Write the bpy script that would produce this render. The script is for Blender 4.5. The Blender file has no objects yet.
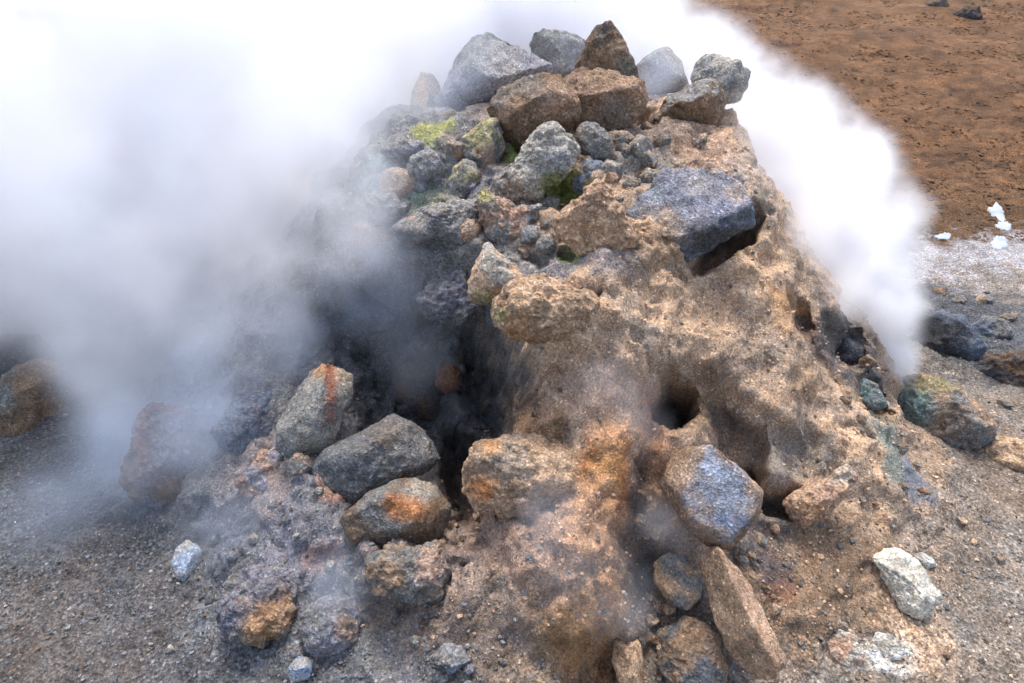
import bpy, bmesh, math, random
import numpy as np
from mathutils import Vector
from mathutils.bvhtree import BVHTree

random.seed(7)
rng = np.random.default_rng(7)
scene = bpy.context.scene
COL = scene.collection

# ------------------------------------------------------------------ camera model
W, Hh, F = 1024, 683, 683.0
CAM = np.array([0.0, 0.0, 2.2])
PITCH = math.radians(32)
FW = np.array([0, math.cos(PITCH), -math.sin(PITCH)])
UP = np.array([0, math.sin(PITCH), math.cos(PITCH)])
RT = np.array([1.0, 0, 0])


def ray(px, py):
    return FW + RT * ((px - 512) / F) - UP * ((py - 341.5) / F)


def at_y(px, py, y):
    d = ray(px, py)
    return CAM + d * (y / d[1])


# ------------------------------------------------------------------ numpy noise
_perm = np.random.default_rng(3).permutation(512).astype(np.int64)
_perm = np.concatenate([_perm, _perm])
_g = np.random.default_rng(4).normal(size=(512, 3))
_g /= np.linalg.norm(_g, axis=1)[:, None]


def _h(i, j, k):
    return _perm[(_perm[(_perm[i & 511] + j) & 511] + k) & 511]


def pnoise(p, seed=0):
    p = np.asarray(p, float) + seed * 17.31
    i = np.floor(p).astype(np.int64)
    f = p - i
    u = f * f * f * (f * (f * 6 - 15) + 10)
    out = 0
    for a in (0, 1):
        wa = u[:, 0] if a else 1 - u[:, 0]
        for b in (0, 1):
            wb = u[:, 1] if b else 1 - u[:, 1]
            for c in (0, 1):
                wc = u[:, 2] if c else 1 - u[:, 2]
                g = _g[_h(i[:, 0] + a, i[:, 1] + b, i[:, 2] + c)]
                d = (f[:, 0] - a) * g[:, 0] + (f[:, 1] - b) * g[:, 1] + (f[:, 2] - c) * g[:, 2]
                out = out + wa * wb * wc * d
    return out * 1.5


def fbm(p, scale, octaves=4, seed=0, gain=0.5, lac=2.03):
    s, a = 0, 1.0
    for o in range(octaves):
        s = s + a * pnoise(p * scale, seed + o)
        a *= gain
        scale *= lac
    return s


def ridged(p, scale, octaves=3, seed=0):
    s, a = 0, 1.0
    for o in range(octaves):
        s = s + a * (1 - 2 * np.abs(pnoise(p * scale, seed + o)))
        a *= 0.5
        scale *= 2.1
    return s


def worley(p, scale, seed=0):
    q = p * scale + seed * 9.7
    i = np.floor(q).astype(np.int64)
    best = np.full(len(q), 9.0)
    for a in (-1, 0, 1):
        for b in (-1, 0, 1):
            for c in (-1, 0, 1):
                cell = i + np.array([a, b, c])
                h = _h(cell[:, 0], cell[:, 1], cell[:, 2])
                pt = cell + 0.5 + _g[h] * 0.45
                best = np.minimum(best, ((q - pt) ** 2).sum(1))
    return np.sqrt(best)


def sstep(a, b, x):
    t = np.clip((x - a) / (b - a), 0, 1)
    return t * t * (3 - 2 * t)


# ------------------------------------------------------------------ mesh helpers
def new_mesh(name, verts, tris_or_quads, tint=None, smooth=True):
    f = np.asarray(tris_or_quads, dtype=np.int32)
    n, k = f.shape
    me = bpy.data.meshes.new(name)
    me.vertices.add(len(verts))
    me.vertices.foreach_set("co", np.asarray(verts, dtype=np.float32).ravel())
    me.loops.add(n * k)
    me.loops.foreach_set("vertex_index", f.ravel())
    me.polygons.add(n)
    me.polygons.foreach_set("loop_start", np.arange(0, n * k, k, dtype=np.int32))
    me.polygons.foreach_set("use_smooth", np.full(n, smooth, dtype=bool))
    me.update(calc_edges=True)
    me.validate()
    if tint is not None:
        a = me.attributes.new("tint", 'FLOAT_COLOR', 'POINT')
        c = np.ones((len(verts), 4), dtype=np.float32)
        c[:, :3] = np.clip(tint, 0.004, 0.9)
        a.data.foreach_set("color", c.ravel())
    return me


def link(name, me, mat, label=None, cat=None, group=None, kind=None):
    o = bpy.data.objects.new(name, me)
    COL.objects.link(o)
    if mat:
        me.materials.append(mat)
    if label:
        o["label"] = label
    if cat:
        o["category"] = cat
    if group:
        o["group"] = group
    if kind:
        o["kind"] = kind
    return o


def normals(v, f):
    n = np.zeros_like(v)
    if f.shape[1] == 4:
        fn = np.cross(v[f[:, 2]] - v[f[:, 0]], v[f[:, 3]] - v[f[:, 1]])
    else:
        fn = np.cross(v[f[:, 1]] - v[f[:, 0]], v[f[:, 2]] - v[f[:, 0]])
    for k in range(f.shape[1]):
        for c in range(3):
            n[:, c] += np.bincount(f[:, k], fn[:, c], minlength=len(v))
    return n / (np.linalg.norm(n, axis=1)[:, None] + 1e-12)


# ------------------------------------------------------------------ materials
def crust_material(name, grain=1.0, bump=1.0, speck=1.0, rough=0.93):
    """Sandy, pitted mineral crust; the colour of each place is the mesh's own 'tint'."""
    m = bpy.data.materials.new(name)
    m.use_nodes = True
    nt = m.node_tree
    N, L = nt.nodes, nt.links
    bs = N["Principled BSDF"]
    bs.inputs["Roughness"].default_value = rough
    bs.inputs["Specular IOR Level"].default_value = 0.25
    att = N.new("ShaderNodeAttribute")
    att.attribute_name = "tint"
    tc = N.new("ShaderNodeTexCoord")

    def noise(scale, detail, r=0.6):
        n = N.new("ShaderNodeTexNoise")
        n.inputs["Scale"].default_value = scale * grain
        n.inputs["Detail"].default_value = detail
        n.inputs["Roughness"].default_value = r
        L.new(tc.outputs["Object"], n.inputs["Vector"])
        return n.outputs["Fac"]

    def mapr(x, a, b, c, d):
        n = N.new("ShaderNodeMapRange")
        L.new(x, n.inputs[0])
        for i, q in enumerate((a, b, c, d)):
            n.inputs[i + 1].default_value = q
        return n.outputs[0]

    def math_(op, a, b):
        n = N.new("ShaderNodeMath")
        n.operation = op
        for i, q in enumerate((a, b)):
            if isinstance(q, (int, float)):
                n.inputs[i].default_value = q
            else:
                L.new(q, n.inputs[i])
        return n.outputs[0]

    big = mapr(noise(9, 5), 0.3, 0.7, 1 - 0.28 * speck, 1 + 0.28 * speck)
    fine = mapr(noise(85, 4, 0.75), 0.32, 0.68, 1 - 0.42 * speck, 1 + 0.42 * speck)
    vo = N.new("ShaderNodeTexVoronoi")
    vo.inputs["Scale"].default_value = 150 * grain
    L.new(tc.outputs["Object"], vo.inputs["Vector"])
    sep = N.new("ShaderNodeSeparateColor")
    L.new(vo.outputs["Color"], sep.inputs[0])
    grit = mapr(sep.outputs[0], 0, 1, 1 - 0.4 * speck, 1 + 0.4 * speck)
    light = mapr(sep.outputs[1], 0.93, 0.97, 1.0, 1 + 0.8 * speck)
    k = math_('MULTIPLY', math_('MULTIPLY', big, fine), math_('MULTIPLY', grit, light))
    sc = N.new("ShaderNodeVectorMath")
    sc.operation = 'SCALE'
    L.new(att.outputs["Color"], sc.inputs[0])
    L.new(k, sc.inputs["Scale"])
    # hue drift: iron-warm and ash-cool flecks
    hue = N.new("ShaderNodeMix")
    hue.data_type = 'RGBA'
    hue.blend_type = 'MULTIPLY'
    L.new(mapr(noise(33, 3), 0.35, 0.65, 0, 1), hue.inputs["Factor"])
    L.new(sc.outputs[0], hue.inputs[6])
    hue.inputs[7].default_value = (0.90, 0.985, 1.09, 1)
    L.new(hue.outputs[2], bs.inputs["Base Color"])
    hgt = math_('ADD', math_('MULTIPLY', noise(45, 5, 0.65), 0.75),
                math_('ADD', math_('MULTIPLY', noise(160, 3, 0.7), 0.45), math_('MULTIPLY', vo.outputs["Distance"], 0.35)))
    bp = N.new("ShaderNodeBump")
    bp.inputs["Strength"].default_value = 0.9 * bump
    bp.inputs["Distance"].default_value = 0.012
    L.new(hgt, bp.inputs["Height"])
    L.new(bp.outputs[0], bs.inputs["Normal"])
    return m


M_CRUST = crust_material("mud_crust", 1.1, .72, .85)
M_ROCK = crust_material("rough_rock", 0.9, 0.9, 0.85)
M_GROUND = crust_material("ashy_ground", 0.8, 1.0, 1.2)
M_GRAVEL = crust_material("gravel_stone", 0.7, 0.4, 0.6)
M_SNOW = crust_material("old_snow", 0.8, 0.4, 0.15, 0.6)

TAN = np.array((.50, .325, .20)); TAND = np.array((.28, .18, .112)); GREY = np.array((.18, .168, .152))
DGREY = np.array((.075, .075, .078)); BLUE = np.array((.155, .175, .21)); RUST = np.array((.36, .14, .05))
ORANGE = np.array((.44, .22, .085)); SULF = np.array((.36, .34, .09)); MOSS = np.array((.16, .19, .045))
TEAL = np.array((.135, .19, .175)); WHITE = np.array((.62, .59, .53)); BROWN = np.array((.16, .10, .06))
BLACK = np.array((.03, .03, .034)); PINK = np.array((.40, .25, .17)); PALE = np.array((.40, .35, .285))
RED = np.array((.24, .085, .05)); LAV = np.array((.20, .185, .205)); MOOR = np.array((.122, .058, .024))
GRAVEL = np.array((.108, .11, .113)); ASH = np.array((.20, .155, .118))

# ------------------------------------------------------------------ terrain height
MC = np.array([0.28, 3.3])


def foot(ang):
    # ang measured from +x; radius of the foot of the mound by direction
    c, s = np.cos(ang), np.sin(ang)
    return 1.78 + 0.34 * np.maximum(-c, 0) ** 1.5 + 0.18 * np.maximum(-s, 0) ** 2 + 0.12 * np.maximum(s, 0)


PS = np.array([0, .2, .32, .45, .6, .72, .86, 1.0, 1.14, 1.3, 9])
PZ = np.array([1.38, 1.30, 1.21, 1.08, .86, .65, .38, .14, .035, 0, 0])       # long slope towards the front
PB = np.array([1.40, 1.41, 1.40, 1.33, 1.03, .74, .42, .15, .035, 0, 0])       # blunt shoulders to the sides and back


def mound_s(x, y):
    dx, dy = x - MC[0], y - MC[1]
    return np.hypot(dx, dy) / foot(np.arctan2(dy, dx))


def height(x, y):
    s = mound_s(x, y)
    fr = sstep(0.15, 0.85, (MC[1] - y) / np.maximum(np.hypot(x - MC[0], y - MC[1]), .05))
    z = sum(np.interp(s + o, PS, PZ) * fr + np.interp(s + o, PS, PB) * (1 - fr) for o in (-.05, -.025, 0, .025, .05)) / 5
    z = z + 0.055 * np.maximum(y - 7, 0) - 0.02 * np.maximum(-y, 0)
    p = np.stack([x, y, x * 0], 1)
    z = z + 0.03 * fbm(p, 0.9, 3, 5) * sstep(1.0, 1.4, s)
    z = z + sstep(6, 20, y) * 0.35 * fbm(p, 0.16, 3, 8)
    return z


_ts = np.geomspace(1.0, 60, 2500)


def hit_base(px, py):
    p = CAM + ray(px, py) * _ts[:, None]
    below = np.where(p[:, 2] < height(p[:, 0], p[:, 1]))[0]
    return p[below[0]] if len(below) else p[-1]


# tensor grid, fine in the middle and coarser outward
def axis(lo, hi, step, far_lo, far_hi, g=1.045):
    core = list(np.arange(lo, hi, step))
    a, s = [], step
    x = lo
    while x > far_lo:
        s *= g
        x -= s
        a.append(x)
    b, s, x = [], step, core[-1]
    while x < far_hi:
        s *= g
        x += s
        b.append(x)
    return np.array(a[::-1] + core + b)


gx = axis(-2.1, 2.6, 0.0085, -60, 60)
gy = axis(1.1, 4.2, 0.0085, -6, 110, 1.03)
X, Y = np.meshgrid(gx, gy)
nx, ny = len(gx), len(gy)
V = np.stack([X.ravel(), Y.ravel(), np.zeros(nx * ny)], 1)
V[:, 2] = height(V[:, 0], V[:, 1])
idx = np.arange(nx * ny).reshape(ny, nx)
Q = np.stack([idx[:-1, :-1].ravel(), idx[:-1, 1:].ravel(), idx[1:, 1:].ravel(), idx[1:, :-1].ravel()], 1)

near = (V[:, 0] > -2.6) & (V[:, 0] < 3.2) & (V[:, 1] > 0.7) & (V[:, 1] < 5.2)
NI = np.where(near)[0]
Vn = V[NI].copy()
base_n = normals(V, Q)[NI]

# ---- broad noise first, so that brushes stay crisp
mask = sstep(1.25, 0.95, mound_s(Vn[:, 0], Vn[:, 1]))
Vn += base_n * ((0.07 * fbm(Vn, 2.6, 3, 11) + 0.024 * ridged(Vn, 5.5, 2, 15) - 0.03) * mask)[:, None]


def brush(px, py, rx, ry, depth, rot=0, power=2.0, mode='view', reach=0.8):
    """Push (depth < 0) or pull the surface near the place seen at px, py."""
    P = hit_base(px, py)
    m = np.dot(P - CAM, FW) / F
    c, s = math.cos(math.radians(rot)), math.sin(math.radians(rot))
    I = np.where(((Vn - P) ** 2).sum(1) < (min(reach, 3.2 * max(rx, ry) * m + 0.1)) ** 2)[0]
    d = Vn[I] - P
    a, b = d @ RT / m, d @ UP / m
    u, v = (a * c + b * s) / rx, (-a * s + b * c) / ry
    wob = 0.22 * fbm(Vn[I], 9, 3, int(px) % 40)
    r = np.sqrt(u * u + v * v) * (1 + wob)
    w = np.exp(-np.power(np.clip(r, 0, 4), power * 2) * 0.7) * (np.linalg.norm(d, axis=1) < reach)
    vd = (CAM - P) / np.linalg.norm(CAM - P)
    if mode == 'view':
        dirv = vd * 0.8 + np.array([0, 0, 0.35])
    else:
        dirv = np.array([0, 0, 1.0])
    dirv = dirv / np.linalg.norm(dirv)
    Vn[I] += w[:, None] * dirv * depth


# mud column and lumps
brush(578, 430, 72, 150, 0.16, 4, 1.6)
brush(497, 482, 34, 30, 0.15, 0, 1.6)
brush(527, 395, 20, 34, 0.10, 0, 1.5)
brush(560, 315, 60, 34, 0.10, -15, 1.5)
brush(600, 255, 40, 50, 0.08, 0, 1.4)
brush(690, 225, 68, 48, 0.13, 20, 1.9)
brush(720, 140, 45, 40, 0.07, 0, 1.4)
brush(810, 370, 40, 120, 0.08, 32, 1.3)
brush(770, 400, 50, 14, 0.06, -30, 1.4)
brush(690, 345, 60, 18, 0.06, -12, 1.4)
brush(300, 500, 90, 60, 0.09, 25, 1.2)
brush(470, 560, 80, 50, 0.06, 0, 1.2)
brush(860, 600, 110, 70, 0.06, -20, 1.3)
brush(560, 590, 55, 90, 0.08, 0, 1.4)
# hollow on the left of the column
brush(428, 420, 80, 84, -0.50, 0, 1.7)
brush(390, 330, 95, 55, -0.30, 10, 1.5)
brush(490, 372, 34, 56, -0.42, 10, 2.2)
brush(454, 486, 24, 46, -0.45, 6, 2.2)
brush(330, 320, 60, 30, -0.16, 0, 1.4)
brush(415, 375, 105, 80, -0.24, 0, 1.5)
# holes in the crust
brush(690, 392, 62, 34, -0.10, 0, 1.5)
brush(677, 402, 24, 22, -0.65, 0, 3.6)
brush(742, 452, 27, 32, -0.24, 10, 2.4)
brush(800, 447, 25, 27, -0.10, 30, 2.2)
brush(722, 238, 48, 15, -0.42, 33, 2.6)
brush(645, 430, 13, 48, -0.10, 0, 1.6)
brush(650, 545, 32, 62, -0.20, 0, 1.6)
brush(595, 660, 24, 36, -0.24, 0, 1.8)
brush(660, 650, 70, 40, -0.10, 0, 1.4)
brush(842, 338, 26, 20, -0.20, -30, 1.8)
brush(876, 398, 22, 16, -0.20, 0, 1.8)
brush(800, 312, 14, 20, -0.14, 20, 1.8)
brush(782, 497, 24, 12, -0.18, -10, 1.8)
brush(575, 303, 17, 4, -0.09, 25, 2.0)
brush(565, 258, 6, 7, -0.08, 0, 2.0)
brush(533, 258, 9, 4, -0.06, -30, 2.0)
brush(640, 110, 14, 26, -0.22, -10, 1.8)
brush(560, 190, 24, 20, -0.18, 0, 1.6)
brush(770, 545, 50, 40, -0.07, 0, 1.4)
brush(560, 432, 6, 20, -0.05, 0, 1.5)
brush(815, 350, 8, 50, -0.05, 35, 1.4)
brush(50, 345, 90, 22, -0.15, 0, 1.4)
brush(160, 520, 60, 30, -0.06, 0, 1.4)

# ---- finer relief over everything near
V[NI] = Vn
nn = normals(V, Q)[NI]
gm = sstep(1.5, 0.9, mound_s(Vn[:, 0], Vn[:, 1]))
rough_patch = sstep(-0.05, 0.5, fbm(Vn, 3.1, 3, 71) + 0.25 * sstep(.1, -.5, Vn[:, 0]))
rough_patch = rough_patch * (1 - .75 * sstep(0.0, .3, Vn[:, 0]) * sstep(2.9, 2.6, Vn[:, 1]))
rough_patch = np.maximum(rough_patch, 0.9 * sstep(1.9, 2.3, Vn[:, 0]) * sstep(2.9, 3.3, Vn[:, 1]))
gm = np.maximum(gm, sstep(1.9, 2.3, Vn[:, 0]) * sstep(2.9, 3.3, Vn[:, 1]))
Vn += nn * ((0.014 * fbm(Vn, 8, 3, 21) + (0.014 * rough_patch + .003) * ridged(Vn, 17, 3, 31) - 0.006
             - 0.022 * rough_patch * np.clip(0.42 - worley(Vn, 22, 3), 0, 1)) * (0.25 + 0.75 * gm)
            + 0.004 * fbm(Vn, 60, 2, 41) + 0.007 * np.clip(0.5 - worley(Vn, 38, 7), 0, 1) * gm * (.15 + .85 * rough_patch)
            - 0.016 * sstep(.9, 1.0, 1 - np.abs(fbm(Vn, 4.2, 3, 81))) * sstep(0.0, .3, fbm(Vn, 1.9, 2, 83)) * gm)[:, None]
# edge of the near block must meet the far grid without a step
edge = np.minimum.reduce([sstep(-2.6, -2.3, Vn[:, 0]), sstep(3.2, 2.9, Vn[:, 0]),
                          sstep(.7, .9, Vn[:, 1]), sstep(5.2, 4.8, Vn[:, 1])])
V[NI] = V[NI] * 0 + Vn * edge[:, None] + np.stack([X.ravel(), Y.ravel(), height(X.ravel(), Y.ravel())], 1)[NI] * (1 - edge[:, None])
# rough moor further out
far = sstep(4.6, 5.6, V[:, 1]) * sstep(60, 25, V[:, 1])
V[:, 2] += far * (0.028 * ridged(V, 2.3, 3, 51) + 0.02 * fbm(V, 7, 3, 55))

# ------------------------------------------------------------------ mineral colour and painted recess shade of the ground and mound
P2 = V
s_all = mound_s(V[:, 0], V[:, 1])
cam_d = V - CAM
cz = cam_d @ FW


def spot(px, py, rx, ry, rot=0, warp=0.5, seed=0):
    """Weight of a mineral stain or painted shade patch centred on the surface seen at px, py (sizes in metres follow from the distance)."""
    P = hit_base(px, py)
    m = np.dot(P - CAM, FW) / F
    d = V - P
    c, s = math.cos(math.radians(rot)), math.sin(math.radians(rot))
    a, b = d @ RT / m, d @ UP / m
    u, v = (a * c + b * s) / rx, (-a * s + b * c) / ry
    r = np.sqrt(u * u + v * v) + WARP * warp
    return sstep(1.15, 0.55, r) * (np.linalg.norm(d, axis=1) < 1.2)


WARP = fbm(V, 7, 4, 61) * 0.7 + fbm(V, 38, 2, 62) * 0.3
T = np.empty_like(V)
v1 = sstep(-0.5, 0.5, fbm(V, 2.2, 4, 63))[:, None]
v2 = sstep(-0.4, 0.4, fbm(V, 5.5, 4, 64))[:, None]
left = sstep(0.25, -0.35, V[:, 0] + 0.35 * WARP)[:, None]
mound_c = TAN * (1 - 0.45 * v1) + TAND * 0.45 * v1
mound_c = mound_c * (1 - 0.35 * v2) + GREY * 0.35 * v2
left_c = GREY * (1 - v2 * 0.5) + LAV * v2 * 0.5
mound_c = mound_c * (1 - left) + left_c * left
gl = sstep(0.9, -0.9, V[:, 0])[:, None]
ground_c = ASH * (1 - 0.4 * v2) + GREY * 0.4 * v2
ground_c = ground_c * (1 - gl) + (GRAVEL * (1 - .4 * v1) + BROWN * .55 * .2 * v1) * gl
sm = sstep(1.15, 0.9, s_all + WARP * 0.12)[:, None]
T[:] = ground_c * (1 - sm) + mound_c * sm
yb = V[:, 1] + 0.5 * WARP + 0.35 * fbm(V, 1.3, 3, 66)
band = (sstep(4.1, 4.5, yb) * sstep(5.3, 4.9, yb) * sstep(0.5, 1.6, V[:, 0]))[:, None]
T = T * (1 - 0.6 * band) + np.array((.36, .345, .36)) * 0.6 * band
moor = sstep(4.75, 5.15, yb)[:, None]
mv = fbm(V * np.array([.55, 1.3, 1]), 1.1, 5, 67)[:, None]
mv2 = fbm(V * np.array([.6, 1.2, 1]), 5.5, 4, 68)[:, None]
mv3 = fbm(V * np.array([.7, 1.1, 1]), 19, 3, 70)[:, None]
moor_c = MOOR * (1 + 0.45 * mv + 0.5 * mv2 + 0.5 * mv3)
dk = sstep(0.15, 0.6, mv2 + 0.4 * mv)
moor_c = moor_c * (1 - 0.6 * dk) + np.array((.075, .045, .022)) * 0.6 * dk
pale = sstep(10, 22, V[:, 1])[:, None] * sstep(-0.1, 0.5, mv)
moor_c = moor_c * (1 - 0.35 * pale) + np.array((.26, .15, .08)) * 0.35 * pale
edge_dark = (sstep(6.3, 5.2, V[:, 1]))[:, None]
moor_c = moor_c * (1 - 0.6 * edge_dark) + np.array((.075, .042, .02)) * 0.6 * edge_dark
T = T * (1 - moor) + moor_c * moor

STAINS_AND_SHADE = [
    # px, py, rx, ry, colour, strength, rot; some dark greys are shade painted into recesses
    (604, 480, 34, 95, RUST * 1.05, .9, 0), (602, 450, 18, 70, ORANGE, .9, 0), (600, 390, 60, 50, PINK, .6, 0), (525, 440, 26, 50, ORANGE, .7, 0),
    (492, 492, 26, 22, RUST, .8, 0), (555, 430, 10, 30, ORANGE, .6, 0), (530, 330, 30, 14, ORANGE, .5, 0),
    (590, 610, 50, 85, ORANGE * 1.1, .8, 0), (555, 530, 90, 60, PINK, .85, 0), (590, 500, 30, 60, ORANGE, .5, 0),
    (800, 315, 40, 22, ORANGE, .7, -45), (830, 345, 26, 12, RUST, .7, -40), (770, 300, 16, 40, ORANGE, .5, 20),
    (700, 400, 50, 40, BROWN, .6, 0), (668, 480, 34, 34, RUST, .45, 0), (655, 425, 26, 34, RUST, .5, 0),
    (795, 450, 60, 45, GREY, .6, 0), (740, 440, 30, 30, DGREY, .5, 0), (760, 370, 40, 30, GREY, .35, 0),
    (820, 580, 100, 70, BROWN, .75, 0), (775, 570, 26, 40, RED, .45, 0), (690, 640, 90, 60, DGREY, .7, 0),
    (640, 560, 26, 70, DGREY, .6, 0), (770, 540, 45, 40, DGREY, .75, 0), (640, 490, 18, 50, DGREY, .6, 0),  # first and last paint shade into the recess right of the column
    (885, 440, 34, 40, TEAL, .75, 0), (910, 475, 30, 28, BLUE, .8, -30), (935, 310, 60, 30, BLUE, .35, 0),
    (965, 335, 80, 52, DGREY, .9, 0), (1000, 320, 90, 34, DGREY, .85, 0), (945, 300, 50, 22, DGREY, .7, 0), (850, 340, 50, 40, DGREY, .8, -30), (825, 345, 60, 18, DGREY, .7, -42), (868, 385, 44, 26, DGREY * .6, .7, -20), (880, 390, 40, 25, DGREY, .7, 0),
    (600, 262, 46, 22, BLUE, .55, 0), (545, 262, 40, 22, BLUE, .6, 0), (640, 165, 60, 34, GREY, .8, 0),
    (655, 120, 40, 30, DGREY, .6, 0), (690, 195, 60, 30, BLUE, .85, 20), (720, 232, 52, 26, DGREY, .9, 33),
    (566, 186, 26, 24, MOSS, .95, 0), (432, 130, 26, 20, SULF, .8, 0), (515, 155, 14, 16, MOSS, .9, 0),
    (390, 180, 45, 40, TEAL, .8, 0), (420, 200, 40, 22, MOSS, .35, 0), (450, 260, 90, 60, GREY, .7, 0),
    (430, 330, 100, 60, DGREY, .55, 0), (430, 420, 100, 100, DGREY * .8, .85, 0), (470, 350, 60, 40, GREY, .4, 0),  # the dark greys paint the hollow's shade into the crust colour
    (330, 300, 70, 50, BLUE, .45, 0), (565, 258, 12, 12, MOSS, .8, 0), (535, 258, 16, 10, PALE, .7, 0),
    (300, 540, 60, 60, LAV, .55, 0), (260, 480, 50, 50, PINK, .35, 0), (230, 520, 60, 40, BLUE, .35, 0),
    (335, 485, 24, 18, RUST, .6, 0), (320, 555, 20, 16, RUST, .35, 0), (400, 610, 60, 34, BROWN, .55, 0),
    (430, 560, 90, 50, PINK, .35, 0), (500, 630, 90, 50, BROWN, .5, 0), (850, 652, 34, 16, PALE, .6, 0), (886, 648, 30, 15, WHITE, .9, 0),
    (905, 615, 40, 60, TAN, .6, 0), (640, 245, 40, 40, TAND, .5, 0), (640, 335, 20, 16, GREY, .6, 0),
    (700, 300, 60, 60, TAN, .5, 0), (715, 150, 50, 34, PINK, .65, 0), (752, 180, 30, 60, PALE, .35, 0),
    (700, 182, 34, 10, PALE, .5, 10), (675, 215, 30, 12, TAN, .5, 10), (1000, 460, 60, 40, BROWN, .4, 0),
    (70, 640, 140, 60, BROWN, .25, 0), (150, 570, 60, 60, DGREY, .4, 0),
]
for n, (px, py, rx, ry, c, k, rot) in enumerate(STAINS_AND_SHADE):
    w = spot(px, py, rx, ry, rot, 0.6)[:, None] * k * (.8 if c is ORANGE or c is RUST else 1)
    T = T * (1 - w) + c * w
T *= (1 + 0.18 * fbm(V, 24, 2, 69))[:, None]

# ------------------------------------------------------------------ split into ground and mound (they share the border)
fs = s_all[Q].mean(1) + 0.06 * WARP[Q].mean(1)
is_m = fs < 1.03


def sub_mesh(name, faces):
    used, inv = np.unique(faces, return_inverse=True)
    return new_mesh(name, V[used], inv.reshape(-1, 4), T[used])


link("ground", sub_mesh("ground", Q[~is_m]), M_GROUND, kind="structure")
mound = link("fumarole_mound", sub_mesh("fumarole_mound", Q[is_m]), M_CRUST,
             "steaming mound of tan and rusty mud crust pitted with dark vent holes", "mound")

# coarse BVH of the finished surface for setting things down
cs = 3
gi = idx[::cs, ::cs]
cq = np.stack([gi[:-1, :-1].ravel(), gi[:-1, 1:].ravel(), gi[1:, 1:].ravel(), gi[1:, :-1].ravel()], 1)
u, inv = np.unique(cq, return_inverse=True)
BVH = BVHTree.FromPolygons(V[u].tolist(), inv.reshape(-1, 4).tolist())


def surf(px, py):
    d = Vector(ray(px, py)).normalized()
    h = BVH.ray_cast(Vector(CAM), d)
    return (np.array(h[0]), np.array(h[1])) if h[0] else (None, None)


# ------------------------------------------------------------------ rocks
_ico = {}


def ico(level):
    if level not in _ico:
        bm = bmesh.new()
        bmesh.ops.create_icosphere(bm, subdivisions=level, radius=1)
        _ico[level] = (np.array([v.co[:] for v in bm.verts]), np.array([[v.index for v in f.verts] for f in bm.faces]))
        bm.free()
    return _ico[level]


def smin(a, b, k=0.08):
    h = np.clip(0.5 + 0.5 * (b - a) / k, 0, 1)
    return b * (1 - h) + a * h - k * h * (1 - h)


def round_shape(D, q, size_px, r, facets, ang, thick):
    th = np.arctan2(D[:, 1], D[:, 0])
    ex, ey = np.cos(th), np.sin(th)
    R = np.zeros(len(D))
    edge_id = np.zeros(len(D), int)
    for k in range(len(q)):
        a, b = q[k], q[(k + 1) % len(q)]
        e = b - a
        den = ex * e[1] - ey * e[0]
        den = np.where(np.abs(den) < 1e-9, 1e-9, den)
        tt = (a[0] * e[1] - a[1] * e[0]) / den
        ss = (a[0] * ey - a[1] * ex) / den
        ok = (tt > 0) & (ss >= -1e-6) & (ss <= 1 + 1e-6) & (tt > R)
        R = np.where(ok, tt, R)
        edge_id = np.where(ok, k, edge_id)
    phi = np.arccos(np.clip(D[:, 2], -1, 1))
    rho = np.sin(phi) ** 0.85
    sgn = np.sign(D[:, 2])
    pxy = np.stack([ex * R * rho, ey * R * rho], 1) / size_px      # unit ~ S
    slope_f = r.uniform(0.8, 2.6, len(q))[edge_id]
    slope_b = r.uniform(1.0, 2.5, len(q))[edge_id]
    dome = np.sqrt(np.clip(1 - rho ** 2.6, 0, 1))
    out = []
    for side, sl in ((1, slope_f), (-1, slope_b)):
        h = smin(sl * (1 - rho) * 1.15, 1.0 + 0 * rho, 0.25)
        for _ in range(facets):
            aa = r.uniform(0, 2 * math.pi)
            g = r.uniform(0.3, 1.3)
            h = smin(h, r.uniform(0.62, 0.95) - g * (pxy[:, 0] * math.cos(aa) + pxy[:, 1] * math.sin(aa)), 0.06)
        h = np.maximum(h, 0.25 * dome) * ang + dome * 0.85 * (1 - ang)
        out.append(np.minimum(h, dome * 1.1))
    hz = np.where(sgn >= 0, out[0], -out[1]) * thick * 0.62
    hz = np.where(np.abs(D[:, 2]) < 1e-6, 0, hz)
    return np.stack([pxy[:, 0], pxy[:, 1], hz], 1)


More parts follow.
